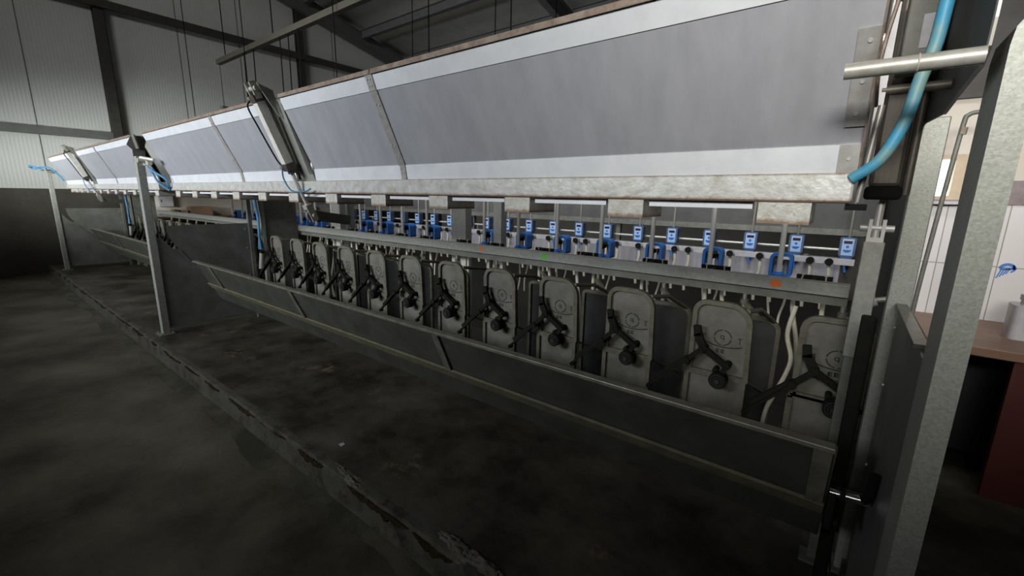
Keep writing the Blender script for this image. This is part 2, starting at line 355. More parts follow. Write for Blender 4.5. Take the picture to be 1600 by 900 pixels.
# end wall: concrete below, ribbed sheet above
struct(MB().box(-11.95, -11.72, -5.0, 11.0, -.95, 1.395).build('wall_left_base', 'concw'))
struct(MB().box(-11.95, -11.75, -5.0, 11.0, 1.395, 9.0).build('wall_left', 'ribbed'))
for i, y in enumerate((0.05, 1.24, 2.42, 3.56, 4.75, 7.1)):
    struct(MB().box(-11.752, -11.746, y-.006, y+.006, 1.4, 8).build('trim_%d' % (i+2), 'grey_steel'))
struct(MB().box(-11.9, 4, 11, 11.15, -.1, 6).build('wall_back', 'roof'))
struct(MB().box(-11.9, 4, -5.15, -5, -.3, 9.2).build('wall_front', 'roof'))
struct(MB().box(4, 4.15, -5, 11, -.3, 9).build('wall_right', 'roof'))
def zr(y): return 7.8-.23*y
struct(MB().prism([(-12, -5.2, zr(-5.2)), (-12, 11.2, zr(11.2)), (-12, 11.2, zr(11.2)+.1), (-12, -5.2, zr(-5.2)+.1)], (16.2, 0, 0)).build('ceiling', 'roof'))
# frame steel, each member on its own
def steel(name, mb, m, label, cat='steel beam'):
    o = mb.build(name, m); tag(o, label, cat, None, 'structure'); return o
def ibeam_x(y0, z0, w_, h_, x0, x1):
    mb = MB(); mb.box(x0, x1, y0-w_/2, y0+w_/2, z0, z0+.02).box(x0, x1, y0-w_/2, y0+w_/2, z0+h_-.02, z0+h_).box(x0, x1, y0-.01, y0+.01, z0+.02, z0+h_-.02); return mb
for y, ztop, lab in ((2.31, 7.0, 'brown steel column against end wall left of the milking row'), (6.15, 6.1, 'brown steel column on the end wall behind the suspended beam')):
    mb = MB(); mb.box(-11.75, -11.735, y-.075, y+.075, 0.0, ztop).box(-11.62, -11.605, y-.075, y+.075, 0.0, ztop).box(-11.735, -11.62, y-.008, y+.008, 0.0, ztop)
    steel('steel_column', mb, 'brown_steel', lab, 'steel column')
steel('wall_girt', MB().box(-11.74, -11.60, -4.9, 2.235, 2.35, 2.365).box(-11.615, -11.60, -4.9, 2.235, 2.365, 2.47).box(-11.74, -11.60, -4.9, 2.235, 2.47, 2.485), 'grey_steel', 'grey horizontal girt low across the ribbed end wall', 'wall girt')
steel('wall_girt', MB().box(-11.60, -11.50, -4.9, 10.9, 4.70, 4.72).box(-11.515, -11.50, -4.9, 10.9, 4.72, 4.82).box(-11.60, -11.50, -4.9, 10.9, 4.82, 4.84), 'brown_steel', 'brown horizontal girt high across the end wall', 'wall girt')
def rafter(x, label, y0=-4.8, y1=10.8, m='grey_steel'):
    d = Vector((0, 1, -.23)); mb = MB()
    for off, w_, t in ((0, .17, .02), (.36, .17, .02)):
        mb.prism([(x-w_/2, y0, zr(y0)-.60+off), (x+w_/2, y0, zr(y0)-.60+off), (x+w_/2, y0, zr(y0)-.60+off+t), (x-w_/2, y0, zr(y0)-.60+off+t)], d*(y1-y0))
    mb.prism([(x-.01, y0, zr(y0)-.58), (x+.01, y0, zr(y0)-.58), (x+.01, y0, zr(y0)-.24), (x-.01, y0, zr(y0)-.24)], d*(y1-y0))
    steel('roof_rafter', mb, m, label, 'rafter')
rafter(-11.45, 'sloping steel rafter next to the end wall'); rafter(-5.6, 'sloping steel rafter at mid roof, just above the hood edge')
for y in (9.2, 7.8, 6.2):
    z = zr(y)-.42
    mb = MB(); mb.box(-11.35, -5.72, y-.06, y+.06, z, z+.015).box(-11.35, -5.72, y-.01, y+.01, z+.015, z+.2).box(-11.35, -5.72, y-.06, y+.06, z+.2, z+.215)
    steel('roof_purlin', mb, 'grey_steel', {9.2: 'grey roof purlin nearest the back wall', 7.8: 'grey roof purlin spanning between rafters above the hood', 6.2: 'grey roof purlin high over the pit'}[y], 'purlin')
    mb = MB(); mb.box(-5.48, 3.9, y-.06, y+.06, z, z+.015).box(-5.48, 3.9, y-.01, y+.01, z+.015, z+.2).box(-5.48, 3.9, y-.06, y+.06, z+.2, z+.215)
    steel('roof_purlin', mb, 'grey_steel', {9.2: 'purlin in the right-hand roof bay nearest the back wall', 7.8: 'purlin in the right-hand roof bay, middle one', 6.2: 'purlin in the right-hand roof bay over the pit'}[y], 'purlin')

# ================================================================ LIFTING FRONT GATES (the hoods)
P_TOP, P_UP, P_LO, P_BOT = (1.160, 1.888), (1.182, 1.826), (1.318, 1.532), (1.328, 1.469)
def sheet(mb, x0, x1, a, b, off=0.0, t=.008):
    """a slab from profile point a to b (y,z), pushed out along the outward normal by off, t thick"""
    d = Vector((0, b[0]-a[0], b[1]-a[1])).normalized(); n = Vector((0, d.z, -d.y))
    if n.y > 0: n = -n
    A = Vector((0, *a))+n*off; B = Vector((0, *b))+n*off
    return mb.prism([V(x0, A.y, A.z), V(x0, B.y, B.z), V(x0, B.y, B.z)-n*t, V(x0, A.y, A.z)-n*t], (x1-x0, 0, 0))
def rivets(part, pts, a, b, off):
    d = Vector((0, b[0]-a[0], b[1]-a[1])); n = Vector((0, d.z, -d.y)).normalized()
    if n.y > 0: n = -n
    for x, t in pts:
        p = Vector((x, a[0], a[1]))+Vector((0, d.y, d.z))*t
        MB().cyl(p+n*(off-.002), p+n*(off+.0025), .0042, 8).build('rivet', 'steel', part)
def lift_gate(xl, xr, gap, panels, seams, nbox, bx0, bsp, label, corner):
    t = thing('lift_gate', label, 'gate', ((xl+xr)/2, 1.33, 1.397))
    for (a, b) in panels:
        p = sheet(MB(), a, b, P_UP, P_LO, 0, .01).build('panel', 'sheet', t)
        sheet(MB(), a, b, P_TOP, P_UP, .003, .012).build('upper_trim', 'trim', t)
        sheet(MB(), a, b, P_LO, P_BOT, .003, .012).build('lower_trim', 'trim', t)
        mb = MB(); mb.box(a, b, 1.150, 1.195, 1.890, 1.900).box(a, b, 1.150, 1.153, 1.882, 1.890)
        mb.build('top_rail', 'rustm', t)
    for x in seams:
        mb = MB(); sheet(mb, x-.04, x+.005, P_TOP, P_UP, .008, .006); sheet(mb, x-.04, x+.005, P_UP, P_LO, .006, .006); sheet(mb, x-.03, x+.005, P_LO, P_BOT, .008, .006)
        s = mb.build('seam_strip', 'seam', t)
        rivets(s, [(x-.03, .3), (x-.012, .3), (x-.03, .7), (x-.012, .7)], P_TOP, P_UP, .008)
        rivets(s, [(x-.03, .16), (x-.012, .18), (x-.03, .70), (x-.012, .72), (x-.03, .86), (x-.012, .88)], P_UP, P_LO, .006)
        rivets(s, [(x-.02, .5), (x-.005, .5)], P_LO, P_BOT, .008)
    # folded closing plates behind the panels make the gate a shallow hollow box
    mb = MB()
    for (a, b) in panels:
        sheet(mb, a+.004, b-.004, (1.185, 1.885), (1.345, 1.47), -.03, .006)
    mb.build('back_sheet', 'dark', t)
    MB().box(xl, xr, 1.312, 1.40, 1.397, 1.468, .006).build('beam', 'beam', t)
    for k in range(nbox):
        x = bx0+bsp*k
        mb = MB(); z0, z1, y0, y1 = 1.342, 1.3975, 1.320, 1.49; hw = .0585; th = .004
        mb.box(x-hw, x+hw, y0, y0+th, z0, z1).box(x-hw, x-hw+th, y0+th, y1, z0, z1).box(x+hw-th, x+hw, y0+th, y1, z0, z1).box(x-hw+th, x+hw-th, y0+th, y1, z0, z0+th)
        mb.build('stall_bracket', 'boxm', t)
        if bsp < 0 and k < nbox-1 or bsp > 0 and k > 0:
            MB().box(x-.36, x-.075, 1.338, 1.356, 1.378, 1.397).build('link_bar', 'trim', t)
    if corner:
        mb = MB(); sheet(mb, xr-.038, xr+.0, (1.216, 1.752), (1.300, 1.571), .006, .005)
        s = mb.build('corner_plate', 'seam', t); rivets(s, [(xr-.016, .12), (xr-.018, .52), (xr-.02, .86)], (1.216, 1.752), (1.300, 1.571), .006)
        mb = MB(); sheet(mb, xr-.04, xr, P_LO, P_BOT, .008, .005); s = mb.build('corner_plate', 'seam', t)
        rivets(s, [(xr-.02, .5)], P_LO, P_BOT, .008)
        mb = MB(); sheet(mb, xr-.034, xr+.004, (1.158, 1.894), (1.176, 1.842), .012, .006); mb.build('corner_plate', 'rustm', t)
        MB().box(xr, xr+.006, 1.172, 1.30, 1.47, 1.885).build('end_strip', 'dark', t) if False else None
        sheet(MB(), xr, xr+.004, P_TOP, P_BOT, .003, .03).build('end_strip', 'rustm', t)
    return t
NB = -.4306
lift_gate(-5.02, 0.0, None, [(-5.02, -3.415), (-3.41, -2.66), (-2.445, -1.643), (-1.638, 0.0)], [-3.41, -1.64], 12, -.136, NB,
          'long dull metal lifting gate with rust-flecked brackets, near section of the row', True)
lift_gate(-10.52, -5.40, None, [(-10.52, -8.42), (-8.165, -7.03), (-7.025, -5.40)], [-7.03], 12, -10.17, .4237,
          'far section of the metal lifting gate, between the two left posts', False)

# ---------------------------------------------------------------- pneumatic cylinders that lift the gates
def lift_cylinder(x, label):
    t = thing('pneumatic_cylinder', label, 'cylinder', (x, 1.36, 1.27))
    top, bot = V(x, 1.085, 1.93), V(x, 1.352, 1.268); d = (bot-top).normalized()
    def at(s): return top+d*s
    mb = MB(); mb.bar(at(.06), at(.40), .046, .046, (0, 1, .4)); mb.build('barrel', 'cyl', t)
    mb = MB(); mb.bar(at(.03), at(.065), .056, .056, (0, 1, .4)); mb.bar(at(.395), at(.435), .056, .056, (0, 1, .4)); mb.cyl(at(.43), at(.455), .02); mb.build('end_cap', 'cyld', t)
    MB().cyl(at(.45), at(.66), .0105).build('piston_rod', 'steel', t, smooth=True)
    mb = MB()
    for s in (-1, 1): mb.bar(at(.66)+V(s*.02, 0, 0), at(.75)+V(s*.02, 0, 0), .008, .04, (0, 1, .4))
    mb.bar(at(.645), at(.672), .05, .04, (0, 1, .4)); mb.cyl(bot+V(-.04, 0, 0), bot+V(.04, 0, 0), .011); mb.build('clevis', 'tube', t)
    mb = MB(); mb.bar(bot+V(0, .0, 0), V(x, 1.6, 1.23), .026, .06); mb.cyl(bot-V(.012, 0, 0), bot+V(.012, 0, 0), .035); mb.build('anchor_arm', 'galvd', t)
    mb = MB()
    for s in (-1, 1): mb.bar(at(-.035)+V(s*.026, 0, 0), at(.05)+V(s*.026, 0, 0), .008, .034, (0, 1, .4))
    mb.cyl(at(0)-V(.05, 0, 0), at(0)+V(.05, 0, 0), .012); mb.build('top_lug', 'tube', t)
    # mounting channel let into the gap between two panels
    a, b = Vector((0, 1.165, 1.925)), Vector((0, 1.322, 1.483)); x0, x1 = x-.03, x+.125
    mb = MB(); mb.prism([V(x0, a.y, a.z), V(x1, a.y+.02, a.z-.06), V(x1, a.y+.028, a.z-.06), V(x0, a.y+.008, a.z)], b-a)
    for xx in (x0, x1-.006): mb.prism([V(xx, a.y+.002, a.z-.07), V(xx+.006, a.y+.002, a.z-.07), V(xx+.006, a.y+.02, a.z-.065), V(xx, a.y+.02, a.z-.065)], (b-a)*.80)
    mb.build('mounting_channel', 'rail', t)
    mb = MB(); mb.prism([V(x-.03, 1.085, 1.955), V(x-.03, 1.165, 1.93), V(x-.03, 1.19, 1.84), V(x-.03, 1.13, 1.87)], (.008, 0, 0))
    mb.prism([V(x+.045, 1.085, 1.955), V(x+.045, 1.165, 1.93), V(x+.045, 1.19, 1.80), V(x+.045, 1.14, 1.87)], (.008, 0, 0)); mb.build('lug_plate', 'rail', t)
    MB().tube(spline([at(.055)+V(-.03, -.02, 0), at(.06)+V(-.06, -.03, -.03), at(.2)+V(-.065, -.035, 0), at(.37)+V(-.045, -.03, 0), at(.42)+V(-.02, -.025, 0)]), .0045, 7).build('air_hose', 'rubber', t, smooth=True)
    MB().tube(spline([at(.42)+V(-.025, -.03, 0), at(.49)+V(-.03, -.05, 0), at(.56)+V(.02, -.06, .0), at(.585)+V(.09, -.03, .02), at(.58)+V(.14, -.02, .03)]), .0045, 7).build('air_hose', 'cable', t, smooth=True)
    mb = MB(); mb.cyl(at(.05)+V(-.045, -.02, 0), at(.05)+V(-.02, -.02, 0), .012, 8); mb.cyl(at(.42)+V(-.055, -.02, 0), at(.42)+V(-.02, -.02, 0), .011, 8); mb.build('hose_fitting', 'rustm', t)
    return t
lift_cylinder(-2.575, 'pale pneumatic cylinder mounted across the near lifting gate, rod pointing down')
lift_cylinder(-8.31, 'smaller far pneumatic cylinder on the distant lifting gate near the end wall')

# ================================================================ POSTS
def post_mid(x, label):
    t = thing('support_post', label, 'post', (x, 1.155, 0))
    mb = MB(); w_ = .038; mb.box(x-w_, x+w_, 1.125, 1.185, 0.012, 1.70, .004); mb.build('upright', 'rail', t)
    MB().box(x-.075, x+.075, 1.09, 1.22, 0.0, .012).build('base_plate', 'galvd', t)
    for sx in (-1, 1):
        for sy in (1.108, 1.202): MB().cyl((x+sx*.056, sy, .012), (x+sx*.056, sy, .026), .009, 6).build('anchor_bolt', 'rustm', t)
    return t
t = post_mid(-5.22, 'grey steel post with angled top plate between the two lifting gates')
mb = MB(); mb.prism([(-5.26, 1.13, 1.885), (-5.26, 1.245, 1.885), (-5.26, 1.215, 1.78), (-5.26, 1.215, 1.64), (-5.26, 1.125, 1.64), (-5.26, 1.125, 1.76), (-5.26, 1.09, 1.80)], (.012, 0, 0)); mb.prism([(-5.30, 1.13, 1.885), (-5.16, 1.13, 1.885), (-5.16, 1.14, 1.885), (-5.30, 1.14, 1.885)], (0, .02, -.12)); mb.build('top_plate', 'galvd', t)
mb = MB(); mb.box(-5.26, -5.02, 1.17, 1.20, 1.62, 1.66); mb.cyl((-5.12, 1.12, 1.66), (-5.12, 1.24, 1.66), .022, 12); mb.cyl((-5.05, 1.13, 1.68), (-4.95, 1.2, 1.66), .016, 12); mb.build('hinge_arm', 'tube', t)
for i, (p, lab) in enumerate((([(-5.155, 1.2, 1.605), (-5.14, 1.22, 1.55), (-5.08, 1.24, 1.47), (-5.02, 1.30, 1.40)], 'blue hose drooping behind the middle post'), ([(-5.09, 1.18, 1.605), (-5.05, 1.2, 1.57), (-4.98, 1.27, 1.50), (-4.995, 1.292, 1.43), (-5.06, 1.36, 1.42)], 'blue hose running down to the near gate corner by the middle post'))):
    tag(MB().tube(spline(p), .010, 8).build('air_hose', 'cable', smooth=True), lab, 'hose')
t = post_mid(-10.75, 'far left grey post nearest the end wall with a blue hose on top')
mb = MB(); mb.bar((-10.75, 1.16, 1.69), (-10.5, 1.2, 1.66), .05, .04); mb.build('hinge_arm', 'galvd', t)
tag(MB().tube(spline([(-10.60, 1.08, 1.69), (-10.74, 1.02, 1.735), (-10.78, .95, 1.755), (-10.8, 1.0, 1.715), (-10.66, 1.09, 1.74), (-10.50, 1.16, 1.72), (-10.48, 1.235, 1.62), (-10.46, 1.285, 1.52)]), .014, 8).build('air_hose', 'cable', smooth=True), 'blue air hose looped over the top of the far left post', 'hose')
# near right posts
t = thing('support_post', 'broad galvanised post in the right foreground, its top corner cut off', 'post', (.19, 1.17, 0))
mb = MB(); x0, x1, y0, y1 = .168, .2095, 1.10, 1.235
mb.prism([(x0, y0, .012), (x1, y0, .012), (x1, y0, 1.700), (x0+.012, y0, 1.697), (x0+.003, y0, 1.682), (x0, y0, 1.655)], (0, y1-y0, 0)); mb.build('upright', 'galv', t)
MB().box(.12, .26, 1.07, 1.27, 0, .012).build('base_plate', 'galvd', t)
t = thing('support_post', 'galvanised post standing just behind the broad right foreground post', 'post', (.172, 1.93, 0))
MB().box(.1415, .2035, 1.90, 1.96, .012, 1.66, .003).build('upright', 'galv', t); MB().box(.135, .235, 1.88, 1.985, 0, .012).build('base_plate', 'galvd', t)
t = thing('support_post', 'grey sleeved post at the right end of the row topped by a clevis', 'post', (.08, 1.91, 0))
MB().box(.055, .104, 1.895, 1.94, .01, .87, .003).build('upright', 'galvd', t)
MB().box(.051, .108, 1.89, 1.945, .86, 1.27, .003).build('sleeve', 'rail', t)
mb = MB()
for x in (.056, .092): mb.prism([(x, 1.895, 1.26), (x, 1.935, 1.26), (x, 1.935, 1.345), (x, 1.895, 1.345)], (.010, 0, 0))
mb.cyl((.035, 1.915, 1.315), (.125, 1.915, 1.315), .012, 10); mb.box(.066, .092, 1.895, 1.935, 1.27, 1.285); mb.cyl((.079, 1.915, 1.28), (.079, 1.915, 1.40), .011, 10); mb.build('clevis', 'steel', t)
MB().box(.03, .130, 1.87, 1.95, 0, .01).build('base_plate', 'galvd', t)
# dark box-shaped actuator above the clevis
t = thing('pneumatic_cylinder', 'large dirty dark cylinder hanging beside the right end of the near lifting gate', 'cylinder', (.075, 1.89, 1.41))
MB().box(.035, .115, 1.855, 1.93, 1.45, 2.05, .012).build('barrel', 'cyld', t)
MB().box(.028, .122, 1.845, 1.94, 1.41, 1.452, .01).build('end_cap', 'rubber', t)
MB().cyl((.130, 1.875, 1.425), (.130, 1.875, 2.05), .012).build('tie_rod', 'cyld', t, smooth=True)
MB().cyl((.018, 1.875, 1.425), (.018, 1.875, 2.05), .008).build('tie_rod', 'rodm', t, smooth=True)
# curved guard plate, tubes and box in the top right corner
mb = MB(); mb.prism([(.142, 1.10, 2.10), (.142, 1.10, 1.70), (.142, 1.105, 1.66), (.142, 1.14, 1.635), (.142, 1.30, 1.625), (.142, 1.48, 1.61), (.142, 1.94, 1.645), (.142, 1.94, 2.10)], (.006, 0, 0))
t = thing('guard_plate', 'curved dark steel plate edge at top right between the posts', 'plate', (.145, 1.10, 1.6)); mb.build('plate', 'dark', t)
mb = MB(); pts = [(1.10, 2.10), (1.10, 1.70), (1.105, 1.66), (1.14, 1.635), (1.30, 1.625), (1.48, 1.61)]
mb.tube([(.145, y, z) for y, z in pts], .004, 6); mb.build('bead_edge', 'rodm', t)
t = thing('cross_tube', 'thick weathered steel tube crossing the right end of the lifting gate', 'tube', (.05, 1.1, 1.645))
MB().tube([(-.046, 1.10, 1.645), (.142, 1.10, 1.644)], .0145, 20).build('pipe', 'tube', t, smooth=True)
mb = MB(); mb.tube([(.0590+.0158*0, 1.10+.0155*math.cos(a), 1.6445+.0155*math.sin(a)) for a in [2*PI*k/18 for k in range(18)]], .0012, 5, True); mb.build('twine_wrap', 'twine', t)
tag(MB().cyl((.02, 1.45, 1.668), (.142, 1.45, 1.668), .011).build('cross_tube', 'cyld', smooth=True), 'thinner dark tube behind and below the thick cross tube', 'tube')
t = thing('control_box', 'grey metal box at the top right behind the blue hose', 'box', (.09, 1.75, 1.80))
MB().box(.05, .135, 1.70, 1.80, 1.79, 1.98, .004).build('housing', 'galvd', t); MB().box(.085, .13, 1.697, 1.70, 1.815, 1.90).build('label_plate', 'white', t)
MB().box(.045, .14, 1.68, 1.80, 1.765, 1.79, .003).build('shelf_bar', 'tube', t)
tag(MB().tube(spline([(.102, 1.3, 2.05), (.098, 1.3, 1.86), (.095, 1.3, 1.79), (.091, 1.3, 1.72), (.079, 1.3, 1.661), (.066, 1.3, 1.573), (.037, 1.3, 1.495), (-.008, 1.31, 1.453)]), .0125, 12).build('air_hose', 'hoseb', smooth=True), 'grimy light blue hose curving down at the right end of the lifting gate', 'hose')
tag(MB().tube(spline([(.021, 1.16, 2.02), (.020, 1.16, 1.82), (.010, 1.16, 1.72), (.006, 1.17, 1.66), (.012, 1.24, 1.60)]), .0035, 6).build('twine', 'rustm', smooth=True), 'brown strip of twine hanging down beside the gate end', 'twine')
t = thing('slide_rod', 'slim upright steel rod beside the lower right corner of the lifting gate', 'rod', (.006, 1.36, 1.40))
MB().cyl((.010, 1.36, 1.40), (.024, 1.36, 1.62), .007).build('rod', 'rodm', t, smooth=True); MB().box(.012, .028, 1.44, 1.446, 1.49, 1.86).build('tag_strip', 'white', t)
MB().box(-.012, .03, 1.33, 1.40, 1.381, 1.396).build('bracket', 'rubber', t)

# ================================================================ DIVIDER SHEETS AT THE ROW ENDS
def divider(x, label, lip=False, ya=1.19, yb=2.0):
    t = thing('divider_panel', label, 'panel', (x, 1.6, .07))
    mb = MB(); th = .003
    def q(y0, y1, y2, y3, z0, z1): mb.prism([(x-th, y0, z0), (x-th, y1, z0), (x-th, y3, z1), (x-th, y2, z1)], (2*th, 0, 0))
    q(ya, yb, ya, yb, .07, .825)
    if ya < 1.2:
        L = [(.825, 1.335), (.855, 1.29), (.91, 1.25), (.955, 1.222)]
        for (za, a), (zb, b) in zip(L, L[1:]): q(ya, a, ya, b, za, zb)
    Rr = [(.825, 1.338), (.845, 1.352), (.885, 1.32), (.95, 1.29), (1.0, 1.277), (1.066, 1.275)]
    if ya > 1.2: Rr = [(.825, ya), (1.066, ya)]
    for (za, a), (zb, b) in zip(Rr, Rr[1:]): q(a, yb, b, yb, za, zb)
    mb.build('sheet', 'plate', t)
    MB().box(x-.012, x+.012, ya, yb, .06, .075).build('bottom_flange', 'galvd', t)
    mb = MB(); mb.tube(spline([(x+.005, 1.36, .82), (x+.005, 1.44, .70), (x+.005, 1.53, .60), (x+.005, 1.66, .45)]), .0045, 6); mb.build('arc_bead', 'plate', t)
    if lip: MB().box(x-.012, x+.016, 1.35, yb, 1.066, 1.076).build('top_lip', 'rim', t)
    else:
        MB().box(x-.02, x+.02, 2.0, 2.04, 0, 1.35, .003).build('end_post', 'galvd', t)
    for z in (.2, .5, .8, 1.0):
        MB().cyl((x-.008, yb-.035, z), (x+.008, yb-.035, z), .006, 8).build('bolt', 'steel', t)
    if lip: MB().box(x-.015, x+.015, yb-.03, yb, 0, .08).build('foot', 'galvd', t)
    return t
divider(-5.20, 'dark sheet divider joined to the middle post, partly lit near its top corner')
divider(-10.74, 'dark sheet divider at the far left post against the end wall')
divider(.175, 'dark sheet divider at the right end with a bright folded lip', True, 1.237, 1.876)
for x, lab in ((-5.12, 'short grey upright sheet behind the blue hoses, left of the near stalls'), (-10.66, 'short grey upright sheet behind the far blue hoses')):
    t = thing('side_sheet', lab, 'panel', (x, 2.3, 0)); MB().box(x-.003, x+.003, 2.14, 2.50, .30, 1.62).build('sheet', 'galvd', t)
    MB().box(x-.022, x+.022, 2.10, 2.14, 0, 1.62, .003).build('edge_post', 'rail', t)
for x, lab in ((-5.13, 'blue hoses hanging behind the middle divider panel'), (-10.66, 'blue hoses hanging behind the far left divider panel')):
    t = thing('air_hose', lab, 'hose', (x, 2.07, .8))
    for i, dx in enumerate((-.02, .012, .035)):
        MB().tube(spline([(x+dx, 2.07, 1.62), (x+dx*.6, 2.06, 1.35), (x+.03+dx*.3, 2.07, 1.12), (x+.02-dx*.2, 2.07, .95), (x+dx, 2.07, .78)]), .0115, 8).build('hose', 'cable', t, smooth=True)
for x, lab in ((-5.12, 'small bright air cylinder under the blue hoses by the middle divider'), (-10.64, 'small bright air cylinder under the far blue hoses')):
    t = thing('air_cylinder', lab, 'cylinder', (x, 2.07, .5)); mb = MB()
    mb.cyl((x+.03, 2.07, .75), (x-.03, 2.07, .56), .022); mb.build('barrel', 'steel', t, smooth=True)
    MB().cyl((x-.03, 2.07, .56), (x-.05, 2.07, .48), .008).build('rod', 'chrome', t, smooth=True)
    mb = MB(); mb.cyl((x+.035, 2.07, .765), (x+.028, 2.07, .745), .026); mb.cyl((x-.028, 2.07, .565), (x-.034, 2.07, .55), .026); mb.build('end_cap', 'black', t)

# ================================================================ FEED TROUGHS
def trough(xl, xr, struts, label, dy=0.0, dz=0.0, ends=()):
    t = thing('feed_trough', label, 'trough', ((xl+xr)/2, 1.5+dy, .33+dz))
    def P(y, z): return (y+dy, z+dz)
    MB().box(xl, xr, 1.385+dy, 1.425+dy, .722+dz, .738+dz, .003).build('top_rim', 'rim', t)
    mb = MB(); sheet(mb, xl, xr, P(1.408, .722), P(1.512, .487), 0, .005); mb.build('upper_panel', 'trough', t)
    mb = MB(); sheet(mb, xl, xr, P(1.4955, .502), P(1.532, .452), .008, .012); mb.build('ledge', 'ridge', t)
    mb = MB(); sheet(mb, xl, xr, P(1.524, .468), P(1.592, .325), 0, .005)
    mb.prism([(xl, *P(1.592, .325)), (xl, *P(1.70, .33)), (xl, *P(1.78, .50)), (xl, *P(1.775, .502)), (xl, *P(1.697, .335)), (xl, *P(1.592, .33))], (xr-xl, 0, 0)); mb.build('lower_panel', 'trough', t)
    for x in struts:
        mb = MB(); sheet(mb, x-.022, x+.022, P(1.408, .722), P(1.506, .494), .012, .012)
        mb.build('strut', 'rim', t)
    for x in (xl, xr):
        MB().prism([(x, *P(1.405, .735)), (x, *P(1.595, .325)), (x, *P(1.70, .33)), (x, *P(1.78, .50)), (x, *P(1.50, .70))], (.004, 0, 0)).build('end_plate', 'rim' if x == xr else 'trough', t)
    for xa, xb in ends: MB().cyl((xa, 1.56+dy, .52+dz), (xb, 1.56+dy, .52+dz), .016, 10).build('pivot_stub', 'galvd', t)
    return t
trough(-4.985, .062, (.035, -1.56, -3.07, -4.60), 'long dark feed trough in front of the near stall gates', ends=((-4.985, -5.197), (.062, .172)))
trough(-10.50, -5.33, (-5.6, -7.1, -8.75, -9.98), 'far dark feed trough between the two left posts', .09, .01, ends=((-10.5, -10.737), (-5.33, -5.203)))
# pivot fitting at the near trough end
t = thing('pivot_fitting', 'shiny pipe stub with black elbow at the lower right of the near trough', 'fitting', (.12, 1.5, .55))
MB().cyl((.07, 1.5, .545), (.15, 1.5, .552), .012).build('pipe_stub', 'chrome', t, smooth=True)
mb = MB(); mb.tube(spline([(.142, 1.5, .552), (.150, 1.5, .556), (.157, 1.48, .59), (.157, 1.46, .66)]), .013, 10); mb.cyl((.095, 1.5, .547), (.108, 1.5, .548), .019, 10); mb.build('elbow', 'rubber', t)
mb = MB(); mb.box(.068, .088, 1.48, 1.54, .43, .55, .004); mb.cyl((.07, 1.505, .45), (.1, 1.505, .45), .018, 8); mb.build('lever', 'black', t)
tag(MB().box(.074, .112, 1.66, 1.70, .0, 1.06, .006).build('gap_shade', 'black'), 'black strip standing in for the shade in the gap right of the near trough end', 'bar')  # black box painted in for the shade of the open gap

# ================================================================ STALL RAILS
def stall_rail(xl, xr, label, marks):
    t = thing('stall_rail', label, 'rail', ((xl+xr)/2, 2.52, .93))
    MB().box(xl, xr, 2.50, 2.57, .962, 1.022, .003).build('front_bar', 'rail', t)
    MB().box(xl, xr, 2.53, 2.59, .915, .962).build('lower_bar', 'galvd', t)
    for x, m, r, lab in marks:
        mb = MB(); rnd = random.Random(int(x*100)); pts = [(x+math.cos(a)*r*rnd.uniform(.75, 1.1), 2.4995, .993+math.sin(a)*r*.8*rnd.uniform(.75, 1.1)) for a in [2*PI*k/16 for k in range(16)]]
        mb.prism(pts, (0, .0004, 0)); mb.build('spray_mark', m, t)['label'] = lab
    return t
stall_rail(-5.10, .05, 'grey rail above the near stall gates with orange and green spray marks', [(-.245, 'orange', .026, 'bright orange spray mark'), (-1.642, 'green', .03, 'green spray mark'), (-2.226, 'orange', .022, 'orange spray mark')])
stall_rail(-10.64, -5.22, 'grey rail above the far stall gates', [])

# ================================================================ STALL GATES
def loop_strip(mb, outline, y0, y1, wdt):
    """a flat frame that follows a closed outline in x-z"""
    n = len(outline); P = [Vector((a, 0, b)) for a, b in outline]; inn = []
    for i in range(n):
        tdir = (P[(i+1) % n]-P[i-1]).normalized(); nn = Vector((-tdir.z, 0, tdir.x))
        c = sum(P, Vector())/n
        if (c-P[i]).dot(nn) < 0: nn = -nn
        inn.append(P[i]+nn*wdt)
    bm = mb.bm
    A = [bm.verts.new((p.x, y0, p.z)) for p in P]; B = [bm.verts.new((p.x, y0, p.z)) for p in inn]
    C = [bm.verts.new((p.x, y1, p.z)) for p in P]; D = [bm.verts.new((p.x, y1, p.z)) for p in inn]
    for i in range(n):
        j = (i+1) % n
        for q in ((A[i], A[j], B[j], B[i]), (C[j], C[i], D[i], D[j]), (A[j], A[i], C[i], C[j]), (B[i], B[j], D[j], D[i])): bm.faces.new(q)
def arcstroke(mb, cx, cz, r, a0, a1, wdt, y, n=14):
    bm = mb.bm; I = []; O = []
    for k in range(n+1):
        a = a0+(a1-a0)*k/n
        I.append((cx+(r-wdt/2)*math.cos(a), cz+(r-wdt/2)*math.sin(a))); O.append((cx+(r+wdt/2)*math.cos(a), cz+(r+wdt/2)*math.sin(a)))
    for k in range(n):
        bm.faces.new([bm.verts.new((p[0], y, p[1])) for p in (O[k], O[k+1], I[k+1], I[k])])
def stroke(mb, pts, wdt, y):
    for a, b in zip(pts, pts[1:]):
        a, b = Vector((a[0], 0, a[1])), Vector((b[0], 0, b[1])); d = (b-a).normalized(); n = Vector((-d.z, 0, d.x))*wdt/2
        mb.bm.faces.new([mb.bm.verts.new((q.x, y, q.z)) for q in (a+n, b+n, b-n, a-n)])
def taper(out): return [(x-(.02*max(0, (z-.78)/.18) if x > 0 else 0), z) for x, z in out]
